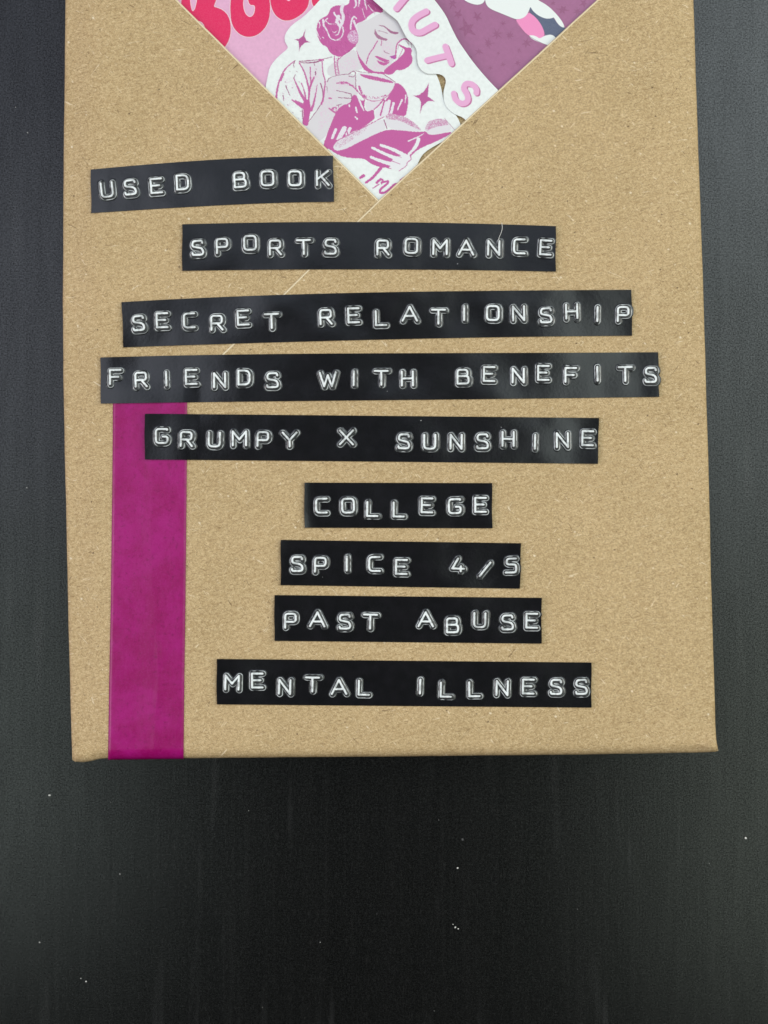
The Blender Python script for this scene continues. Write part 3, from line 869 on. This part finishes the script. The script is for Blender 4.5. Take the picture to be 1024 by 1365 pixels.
# sparkles
c.poly(zA((590, 388), (572, 490), (600, 555), (652, 578), (580, 582), (520, 640), (496, 712), (502, 620), (492, 562), (432, 535), (500, 530), (552, 490)), (176, 76, 140), round_=False)
c.poly(zF((379, 803), (368, 940), (438, 990), (370, 985), (320, 1030), (292, 1112), (302, 1000), (285, 960), (226, 930), (280, 930), (330, 890), (358, 850)), (184, 84, 148), round_=False)
link('print', c.mesh('woman_print', ZW, w_out), M_INK, woman)

# --- die-cut lettering sticker
lettering = empty('lettering_sticker', (*to_xy(590, 80), ZTOP))
tag(lettering, 'white wavy-edged sticker with raised-looking pink letters U T S running down it', 'sticker')
l_out = zF((-380, -250), (-230, -60), (-70, 85), (0, 145), (70, 195), (108, 262), (140, 330), (178, 390), (232, 432), (262, 490), (265, 580), (276, 640), (312, 692), (370, 722), (440, 718), (495, 724), (535, 752), (547, 795), (532, 850), (520, 900), (522, 965), (548, 1042), (600, 1090), (650, 1122), (705, 1140), (760, 1190), (850, 1240))
l_out += [(664, 170), (690, 155), (676, 132)]
l_out += zF((1024, 850), (920, 738), (820, 618), (740, 508), (660, 390), (600, 270), (545, 150), (490, 70), (435, 0), (330, -120), (200, -250))
l_out = chaikin(np.array(l_out, float), 1, True)
sheet('sticker_sheet', l_out, ZL, 0.22, M_WHITE, lettering)
c = Canvas(500, -30, 700, 180, WH, warp=0.12, seed=8)
LET = [(zF((62, 82), (105, 30), (160, -35)), 8.4), (zF((352, 112), (262, 158), (205, 215), (215, 300), (290, 325), (360, 285), (438, 242)), 8.4),
       (zF((362, 588), (460, 562), (550, 542)), 7.8), (zF((540, 455), (570, 535), (598, 618)), 8.2),
       (zF((622, 912), (635, 975), (705, 1018), (765, 985), (752, 915), (712, 860), (740, 810), (805, 820), (845, 870), (842, 905)), 7.6)]
for pts, w in LET:
    c.stroke([(x + 1.6, y + 1.3) for x, y in pts], w, (188, 100, 150))
    c.stroke([(x + 0.8, y + 0.7) for x, y in pts], w, (188, 100, 150))
for pts, w in LET:
    c.stroke(pts, w, (230, 168, 208))
link('print', c.mesh('lettering_print', ZL, l_out), M_INK, lettering)

# ------------------------------------------------------------------ magenta paper tape
def strip_mesh():
    s = np.concatenate([np.linspace(0, 0.5, 12)[:-1], np.linspace(0.5, 0.7, 14)[:-1], np.linspace(0.7, 1, 8)])
    t = np.concatenate([np.linspace(0, 0.93, 60)[:-1], np.linspace(0.93, 1, 24)])
    lt = np.array([(528, 151), (540, 150.8), (640, 150), (800, 148), (900, 146), (1012, 144.2)]); rt = np.array([(528, 249.8), (620, 249.2), (800, 247.4), (900, 246), (1012, 244.8)])
    S, T = np.meshgrid(s, t)
    py = 528 + T * (1008.6 - 528)
    px = np.interp(py, lt[:, 0], lt[:, 1]) * (1 - S) + np.interp(py, rt[:, 0], rt[:, 1]) * S
    py = 528 + T * (By(px) - 528)
    z = front(px, py, 22.0) + 0.05 + 0.13 * np.exp(-((px - 209 - 2.5 * np.sin(py * 0.03)) / 4.0) ** 2) * smooth(780, 860, py) * (0.6 + 0.4 * np.sin(py * 0.11)) + 0.05 * np.exp(-((px - 170 - py * 0.02) / 5.0) ** 2) * np.sin(py * 0.018) ** 2 + 0.02 * np.sin(py * 0.07 + px * 0.05) * (1 - T)
    g = smooth(0.93, 1, T) * 0.45 * PXMM
    sc = (ZTOP + CAMD - z) / FPX
    V = [np.stack([(px - 512) * sc, (682.5 - py - g) * sc, z], -1).reshape(-1, 3)]
    n, k = S.shape
    idx = np.arange(n * k).reshape(n, k)
    Q = [np.stack([idx[:-1, :-1], idx[1:, :-1], idx[1:, 1:], idx[:-1, 1:]], -1).reshape(-1, 4)]
    prev = idx[-1]; base = n * k
    for zz, dy in ((17, -0.1), (12, 0.1), (6, 0.3)):
        p = V[0][prev if zz == 17 else idx[-1]].copy(); p[:, 2] = zz; p[:, 1] += dy
        V.append(p); cur = np.arange(base, base + k); base += k
        Q.append(np.stack([prev[:-1], cur[:-1], cur[1:], prev[1:]], -1)); prev = cur
    return np_mesh('paper_tape', np.concatenate(V), np.concatenate(Q))


o = link('paper_tape', strip_mesh(), M_MAG)
tag(o, 'wide magenta paper tape sealing the parcel seam down to its bottom edge', 'tape')
sm = o.modifiers.new('thickness', 'SOLIDIFY'); sm.thickness = 0.00008; sm.offset = 1

# ------------------------------------------------------------------ embossed labels
def arcs(pts, r=0.2, closed=False):
    """polyline with rounded corners"""
    P_ = [np.array(p, float) for p in pts]
    out = []
    n = len(P_)
    for i in range(n):
        if not closed and i in (0, n - 1):
            out.append(P_[i]); continue
        a, b, c_ = P_[i - 1], P_[i], P_[(i + 1) % n]
        u = a - b; w = c_ - b
        lu, lw = np.linalg.norm(u), np.linalg.norm(w)
        k = min(r, lu * 0.5, lw * 0.5)
        p0 = b + u / lu * k; p1 = b + w / lw * k
        for t in (0, 0.25, 0.5, 0.75, 1):
            out.append((1 - t) ** 2 * p0 + 2 * t * (1 - t) * b + t * t * p1)
    if closed: out.append(out[0])
    return out


S_ = arcs([(0.74, 0.84), (0.70, 1.0), (0.06, 1.0), (0.0, 0.60), (0.74, 0.46), (0.80, 0.0), (0.04, 0.0), (0.0, 0.14)], 0.26)
GLYPH = {
    'A': [[(0, 0), (0.52, 1), (1.04, 0)], [(0.20, 0.34), (0.84, 0.34)]],
    'B': [arcs([(0, 0), (0, 1), (0.72, 1), (0.72, 0.54), (0, 0.54)], 0.2), arcs([(0, 0.54), (0.8, 0.54), (0.8, 0), (0, 0)], 0.22)],
    'C': [arcs([(0.76, 1), (0, 1), (0, 0), (0.76, 0)], 0.26)],
    'D': [[(0, 0), (0, 1)] , [(0, 1)] + arcs([(0.1, 1), (0.8, 1), (0.8, 0), (0.1, 0)], 0.36) + [(0, 0)]],
    'E': [[(0.76, 1), (0, 1), (0, 0), (0.76, 0)], [(0, 0.52), (0.6, 0.52)]],
    'F': [[(0.76, 1), (0, 1), (0, 0)], [(0, 0.5), (0.6, 0.5)]],
    'G': [arcs([(0.8, 0.95), (0.8, 1), (0, 1), (0, 0), (0.84, 0), (0.84, 0.46), (0.5, 0.46)], 0.24)],
    'H': [[(0, 0), (0, 1)], [(0.8, 0), (0.8, 1)], [(0, 0.5), (0.8, 0.5)]],
    'I': [[(0, 0), (0, 1)]],
    'K': [[(0, 0), (0, 1)], [(0.8, 1), (0.06, 0.45)], [(0.3, 0.62), (0.84, 0)]],
    'L': [[(0, 1), (0, 0), (0.74, 0)]],
    'M': [[(0, 0), (0, 1), (0.48, 0.42), (0.96, 1), (0.96, 0)]],
    'N': [[(0, 0), (0, 1), (0.8, 0), (0.8, 1)]],
    'O': [arcs([(0, 0), (0, 1), (0.84, 1), (0.84, 0)], 0.26, True)],
    'P': [arcs([(0, 0), (0, 1), (0.76, 1), (0.76, 0.42), (0, 0.42)], 0.22)],
    'R': [arcs([(0, 0), (0, 1), (0.76, 1), (0.76, 0.46), (0, 0.46)], 0.2), [(0.42, 0.46), (0.8, 0)]],
    'S': [S_],
    'T': [[(0, 1), (0.94, 1)], [(0.47, 1), (0.47, 0)]],
    'U': [arcs([(0, 1), (0, 0), (0.8, 0), (0.8, 1)], 0.28)],
    'W': [[(0, 1), (0.3, 0), (0.58, 0.8), (0.86, 0), (1.16, 1)]],
    'X': [[(0, 0), (0.94, 1)], [(0, 1), (0.94, 0)]],
    'Y': [[(0, 1), (0.5, 0.46), (1.0, 1)], [(0.5, 0.46), (0.5, 0)]],
    '4': [[(0.62, 0.1), (0.62, 0.45)], [(0.4, 1), (0, 0.28), (0.84, 0.28)]],
    '/': [[(0, 0), (0.74, 1)]],
    '5': [arcs([(0.74, 1), (0.1, 1), (0.06, 0.58), (0.76, 0.58), (0.76, 0), (0.0, 0)], 0.2)],
}
HGT = 2.75                     # skeleton height in mm (20 px)


def glyph_mesh(ch, var):
    g = GLYPH[ch]
    r = np.random.default_rng(ord(ch) * 7 + var)
    segs = []
    xs = [p[0] for s in g for p in s]; w = max(xs)
    for s in g:
        for a, b in zip(s[:-1], s[1:]):
            segs.append(((np.array(a) - (w / 2, 0.5)) * HGT, (np.array(b) - (w / 2, 0.5)) * HGT))
    pad = 1.15
    st = 0.05
    gx = np.arange(-w * HGT / 2 - pad, w * HGT / 2 + pad + st, st); gy = np.arange(-HGT / 2 - pad, HGT / 2 + pad + st, st)
    X, Y = np.meshgrid(gx, gy)

    def dist(X, Y):
        d = np.full(X.shape, 1e9)
        for a, b in segs:
            v = b - a; L = max(v @ v, 1e-9)
            t = np.clip(((X - a[0]) * v[0] + (Y - a[1]) * v[1]) / L, 0, 1)
            d = np.minimum(d, (X - a[0] - t * v[0]) ** 2 + (Y - a[1] - t * v[1]) ** 2)
        return np.sqrt(d)
    ox, oy = 0.14 + r.uniform(-0.10, 0.06), -0.12 + r.uniform(-0.05, 0.08)
    n1 = vnoise(X * 1.6 + var * 9, Y * 1.6 + ord(ch), 4)
    n2 = vnoise(X * 3.5 + var * 5, Y * 3.5 + ord(ch), 6)
    d1 = dist(X, Y) + 0.05 * (n2 - 0.5)
    d2 = dist(X - ox, Y - oy) + 0.08 * (n1 - 0.5)
    z = 0.30 * (1 - smooth(0.12, 0.40, d1)) + 0.10 * (1 - smooth(0.36, 0.66, d2)) + 0.03 * (1 - smooth(0.6, 0.9, d2))
    ridge = (1 - smooth(0.15, 0.24, d1)) * np.clip(0.58 + 0.85 * n1, 0, 1)
    ring = (1 - smooth(0.02, 0.10, np.abs(d2 - 0.56))) * np.clip(-0.15 + 1.35 * n1, 0.06, 0.95)
    wall = (1 - smooth(0.3, 0.55, d2)) * 0.05
    stress = np.clip(np.maximum(np.maximum(ridge, ring * 0.85), wall), 0, 1)
    # the patch sits on the tape: its rim goes just under the surface
    z = np.where(d2 > 0.86, -0.05, z + 0.006)
    ok = d2 < 0.94
    cell = ok[:-1, :-1] & ok[1:, :-1] & ok[:-1, 1:] & ok[1:, 1:]
    idx = np.arange(X.size).reshape(X.shape)
    q = np.stack([idx[:-1, :-1], idx[:-1, 1:], idx[1:, 1:], idx[1:, :-1]], -1)[cell]
    used = np.unique(q); remap = np.full(X.size, -1); remap[used] = np.arange(len(used))
    m = np_mesh('letter', np.stack([X.ravel()[used], Y.ravel()[used], z.ravel()[used]], -1), remap[q])
    a = m.attributes.new('stress', 'FLOAT', 'POINT')
    a.data.foreach_set('value', stress.ravel()[used].astype(np.float32))
    m.materials.append(M_PLASTIC)
    return m


glyph_cache = {}
use_count = {}


def qcurve(pts, x):
    """smooth curve through the traced edge points"""
    p = np.array(pts, float)
    deg = min(len(p) - 1, 3)
    return np.polyval(np.polyfit(p[:, 0] - p[0, 0], p[:, 1], deg), x - p[0, 0])


def make_label(text, letters, top, bot, where):
    words = text
    cxp = (top[0][0] + top[-1][0]) / 2; cyp = (top[0][1] + bot[0][1]) / 2
    root = empty('embossed_label', (*to_xy(cxp, cyp), float(front(cxp, cyp))))
    tag(root, 'black plastic embossed label reading ' + words + ' ' + where, 'label', 'embossed labels on the parcel')
    n, k = 90, 9
    s = np.linspace(0, 1, n); t = np.linspace(0, 1, k)
    S, T = np.meshgrid(s, t)
    xt = top[0][0] + (top[-1][0] - top[0][0]) * S; xb = bot[0][0] + (bot[-1][0] - bot[0][0]) * S
    yt = qcurve(top, xt); yb = qcurve(bot, xb)
    r = random.Random(text)
    ph = r.uniform(0, 6)
    px = xt * (1 - T) + xb * T; py = yt * (1 - T) + yb * T
    px = px + (np.where(S == 0, 1, 0) + np.where(S == 1, 1, 0)) * 0.35 * np.sin(T * 7 + ph)
    lift = 0.22 + 0.10 * np.sin(S * 5 + ph) ** 2 + 0.05 * np.sin(S * 17 + ph) * T

    def zt(px_, py_):
        x_ = np.asarray(px_, float)
        s_ = np.clip((x_ - top[0][0]) / (top[-1][0] - top[0][0]), 0, 1)
        y_ = np.asarray(py_, float)
        over = smooth(138, 150, x_) * (1 - smooth(251, 263, x_)) * smooth(490, 526, y_)
        return front(px_, py_, 110.0) + 0.25 + 0.03 * np.sin(s_ * 6 + ph) + 0.22 * np.abs(s_ * 2 - 1) ** 10 + 0.16 * over
    z = zt(px, py)
    sc = (ZTOP + CAMD - z) / FPX
    A = np.stack([(px - 512) * sc, (682.5 - py) * sc, z], -1).reshape(-1, 3)
    Bm = A.copy(); Bm[:, 2] -= 0.24
    idx = np.arange(n * k).reshape(k, n)
    q = [np.stack([idx[:-1, :-1], idx[1:, :-1], idx[1:, 1:], idx[:-1, 1:]], -1).reshape(-1, 4)]
    q.append(q[0][:, ::-1] + n * k)
    ring = np.concatenate([idx[:-1, 0], idx[-1, :-1], idx[:0:-1, -1], idx[0, :0:-1]])
    nx = np.roll(ring, -1)
    nr = len(ring); i0 = 2 * n * k + np.arange(nr); i1 = np.roll(i0, -1)
    q.append(np.stack([i0, i0 + nr, i1 + nr, i1], -1))
    m = np_mesh('tape', np.concatenate([A, Bm, A[ring], Bm[ring]]), np.concatenate(q))
    side = np.zeros(len(m.polygons), bool); side[:len(q[0])] = True
    m.polygons.foreach_set('use_smooth', side)
    link('tape', m, M_PLASTIC, root)
    for ch, x, y in letters:
        v = use_count.get(ch, 0) % 3; use_count[ch] = use_count.get(ch, 0) + 1
        if (ch, v) not in glyph_cache: glyph_cache[(ch, v)] = glyph_mesh(ch, v)
        o = bpy.data.objects.new('letter', glyph_cache[(ch, v)])
        col.objects.link(o)
        o.parent = root
        e = 8.0
        z = float(zt(x, y))
        zx = (float(zt(x + e, y)) - float(zt(x - e, y))) / (2 * e / PXMM)
        zy = (float(zt(x, y - e)) - float(zt(x, y + e))) / (2 * e / PXMM)
        slope = (qcurve(top, np.array([x + 20.]))[0] - qcurve(top, np.array([x - 20.]))[0]) / 40
        X, Y = to_xy(x, y, z)
        nrm = Vector((-zx, -zy, 1)).normalized()
        q_ = nrm.to_track_quat('Z', 'Y')
        rz = -math.atan(slope) + r.uniform(-0.025, 0.025)
        from mathutils import Matrix
        up = Matrix.Rotation(rz, 4, 'Z')
        tilt = Vector((0, 0, 1)).rotation_difference(nrm).to_matrix().to_4x4()
        mw = Matrix.Translation(Vector((X, Y, z)) * MM) @ tilt @ up
        o.matrix_parent_inverse = root.matrix_world.inverted()
        o.matrix_basis = mw
    return root


def L(ox, oy, sc, *items):
    return [(ch, ox + x / sc, oy + y / sc) for ch, x, y in items]


make_label('USED BOOK', L(100, 190, 2.844, ('U', 122, 180), ('S', 210, 171), ('E', 309, 165), ('D', 408, 152), ('B', 626, 143), ('O', 730, 137), ('O', 834, 137), ('K', 940, 136)),
           [(121, 226), (200, 219), (276, 213.5), (444, 207.6)], [(121.8, 284), (200, 279), (276, 274.5), (445.5, 269)], 'beside the tip of the stickers')
make_label('SPORTS ROMANCE', L(230, 280, 1.932, ('S', 65, 98), ('P', 128, 93), ('O', 200, 85), ('R', 265, 97), ('T', 338, 96), ('S', 407, 95), ('R', 542, 97), ('O', 615, 93), ('M', 689, 96), ('A', 756, 97), ('N', 827, 98), ('C', 893, 94), ('E', 961, 97)),
           [(243, 299), (489, 296), (741, 301.5)], [(243, 361), (489, 359), (741, 362)], 'below the sticker tip')
make_label('SECRET RELATIONSHIP', L(150, 370, 2.926, ('S', 102, 178), ('E', 194, 167), ('C', 300, 168), ('R', 408, 177), ('E', 510, 157), ('T', 621, 170))
           + L(420, 370, 2.2756, ('R', 33, 120), ('E', 117, 115), ('L', 200, 123), ('A', 287, 110), ('T', 374, 119), ('I', 452, 108), ('O', 539, 108), ('N', 617, 109), ('S', 700, 115), ('H', 778, 103), ('I', 856, 111), ('P', 934, 111)),
           [(162.3, 402.8), (389, 392.6), (596, 388.3), (842, 386.3)], [(164.7, 463), (330, 457.5), (492, 453), (843, 447.5)], 'crossing the diagonal flap edge')
make_label('FRIENDS WITH BENEFITS', L(120, 455, 2.56, ('F', 87, 122), ('R', 175, 131), ('I', 261, 128), ('E', 346, 122), ('N', 443, 133), ('D', 526, 124), ('S', 623, 133), ('W', 812, 130), ('I', 900, 126), ('T', 994, 125))
           + L(500, 455, 2.56, ('H', 110, 127), ('B', 300, 121), ('E', 389, 112), ('N', 488, 117), ('E', 574, 108), ('F', 667, 115), ('I', 758, 111), ('T', 853, 112), ('S', 940, 115)),
           [(134, 476.5), (315, 472.6), (500, 471), (877.5, 469.5)], [(134.5, 538), (315, 535.5), (500, 533.5), (879, 529)], 'over the top end of the magenta tape')
make_label('GRUMPY X SUNSHINE', L(180, 540, 3.2, ('G', 115, 132), ('R', 220, 145), ('U', 339, 147), ('M', 446, 142), ('P', 546, 145), ('Y', 660, 147), ('X', 902, 138))
           + L(490, 540, 3.103, ('S', 150, 150), ('U', 257, 152), ('N', 366, 152), ('S', 475, 150), ('H', 581, 140), ('I', 692, 152), ('N', 805, 145), ('E', 910, 137)),
           [(193, 551.5), (492, 554.2), (798.5, 557.2)], [(193, 612.5), (492, 615.2), (797, 618.3)], 'starting on the magenta tape')
make_label('COLLEGE', L(360, 630, 2.844, ('C', 195, 125), ('O', 296, 125), ('L', 388, 138), ('L', 488, 140), ('E', 595, 124), ('G', 700, 127), ('E', 798, 122)),
           [(405.7, 643.4), (656, 644)], [(406, 703.5), (656.4, 704.2)], 'the shortest one')
make_label('SPICE 4/5', L(360, 630, 2.844, ('S', 103, 346), ('P', 191, 349), ('I', 291, 344), ('C', 396, 346), ('E', 498, 357), ('4', 713, 352), ('/', 815, 366), ('5', 913, 352)),
           [(374.4, 719.7), (694.7, 724.2)], [(374.4, 780), (693.3, 784.7)], 'below the COLLEGE label')
make_label('PAST ABUSE', L(350, 780, 2.6256, ('P', 98, 124), ('A', 192, 119), ('S', 288, 127), ('T', 377, 127), ('A', 571, 119), ('B', 665, 140), ('U', 760, 122), ('S', 857, 130), ('E', 942, 124)),
           [(366, 793.3), (722, 797)], [(366, 854.3), (722, 858)], 'below the SPICE label')
make_label('MENTAL ILLNESS', L(270, 860, 1.896, ('M', 75, 94), ('E', 139, 89), ('N', 208, 105), ('T', 278, 99), ('A', 345, 105), ('L', 408, 107), ('I', 550, 104), ('L', 615, 112), ('L', 687, 111), ('N', 757, 108), ('E', 823, 104), ('S', 893, 105), ('S', 957, 105)),
           [(289, 878.5), (788.5, 883.2)], [(289, 939), (788.5, 943.3)], 'lowest on the parcel')

# ------------------------------------------------------------------ lint and dust
def thread(name, pts, rad, label):
    bm = bmesh.new()
    p = chaikin(np.array(pts, float), 3, False)
    rings = []
    for i, (x, y) in enumerate(p):
        z = float(front(x, y)) + 0.50
        X, Y = to_xy(x, y, z)
        d = p[min(i + 1, len(p) - 1)] - p[max(i - 1, 0)]; d = d / np.linalg.norm(d)
        side = Vector((-d[1], -d[0], 0)).normalized()
        ring = []
        for k in range(5):
            a = k * 2 * math.pi / 5
            ring.append(bm.verts.new((Vector((X, Y, z)) + side * (rad * math.cos(a)) + Vector((0, 0, rad * math.sin(a)))) * MM))
        rings.append(ring)
    for a, b in zip(rings[:-1], rings[1:]):
        for k in range(5):
            bm.faces.new((a[k], a[(k + 1) % 5], b[(k + 1) % 5], b[k]))
    bmesh.ops.recalc_face_normals(bm, faces=list(bm.faces))
    m = bpy.data.meshes.new(name); bm.to_mesh(m); bm.free()
    tag(link(name, m, M_LINT), label, 'fibre')


thread('lint_fibre', [(669, 297), (670, 304), (668, 311), (665, 317), (664.5, 325), (664, 331)], 0.055, 'thin pale fibre lying across the letter N of ROMANCE')

bm = bmesh.new()
spots = [(66, 1060, .30), (160, 1165, .16), (610, 1157, .32), (607, 1236, .34), (611, 1238, .26), (994, 1117, .42), (115, 1308, .30), (108, 1304, .2), (938, 242, .22), (604, 1232, .16),
         (21, 143, .16), (37, 177, .18), (36, 650, .16), (427, 1256, .12), (770, 1212, .1), (53, 1256, .2)]
for _ in range(12):
    spots.append((random.uniform(0, 1024), random.choice((random.uniform(1030, 1365), random.uniform(0, 1365))), random.uniform(0.05, 0.10)))
for x, y, s in spots:
    X, Y = to_xy(x, y, 0)
    if 60 < x < 985 and y < 1040: continue
    r = bmesh.ops.create_icosphere(bm, subdivisions=1, radius=1.0)
    a = random.uniform(0, 3); st = random.uniform(0.7, 1.8)
    for v in r['verts']:
        jx = v.co.x * random.uniform(0.7, 1.3) * s * 0.6; jy = v.co.y * random.uniform(0.7, 1.3) * s * 0.6 * st
        v.co = Vector((X + jx * math.cos(a) - jy * math.sin(a), Y + jx * math.sin(a) + jy * math.cos(a), 0.04 + v.co.z * s * 0.25 + s * 0.2)) * MM
m = bpy.data.meshes.new('dust'); bm.to_mesh(m); bm.free()
tag(link('dust', m, M_LINT), 'tiny pale dust specks scattered on the black table', 'dust', kind='stuff')
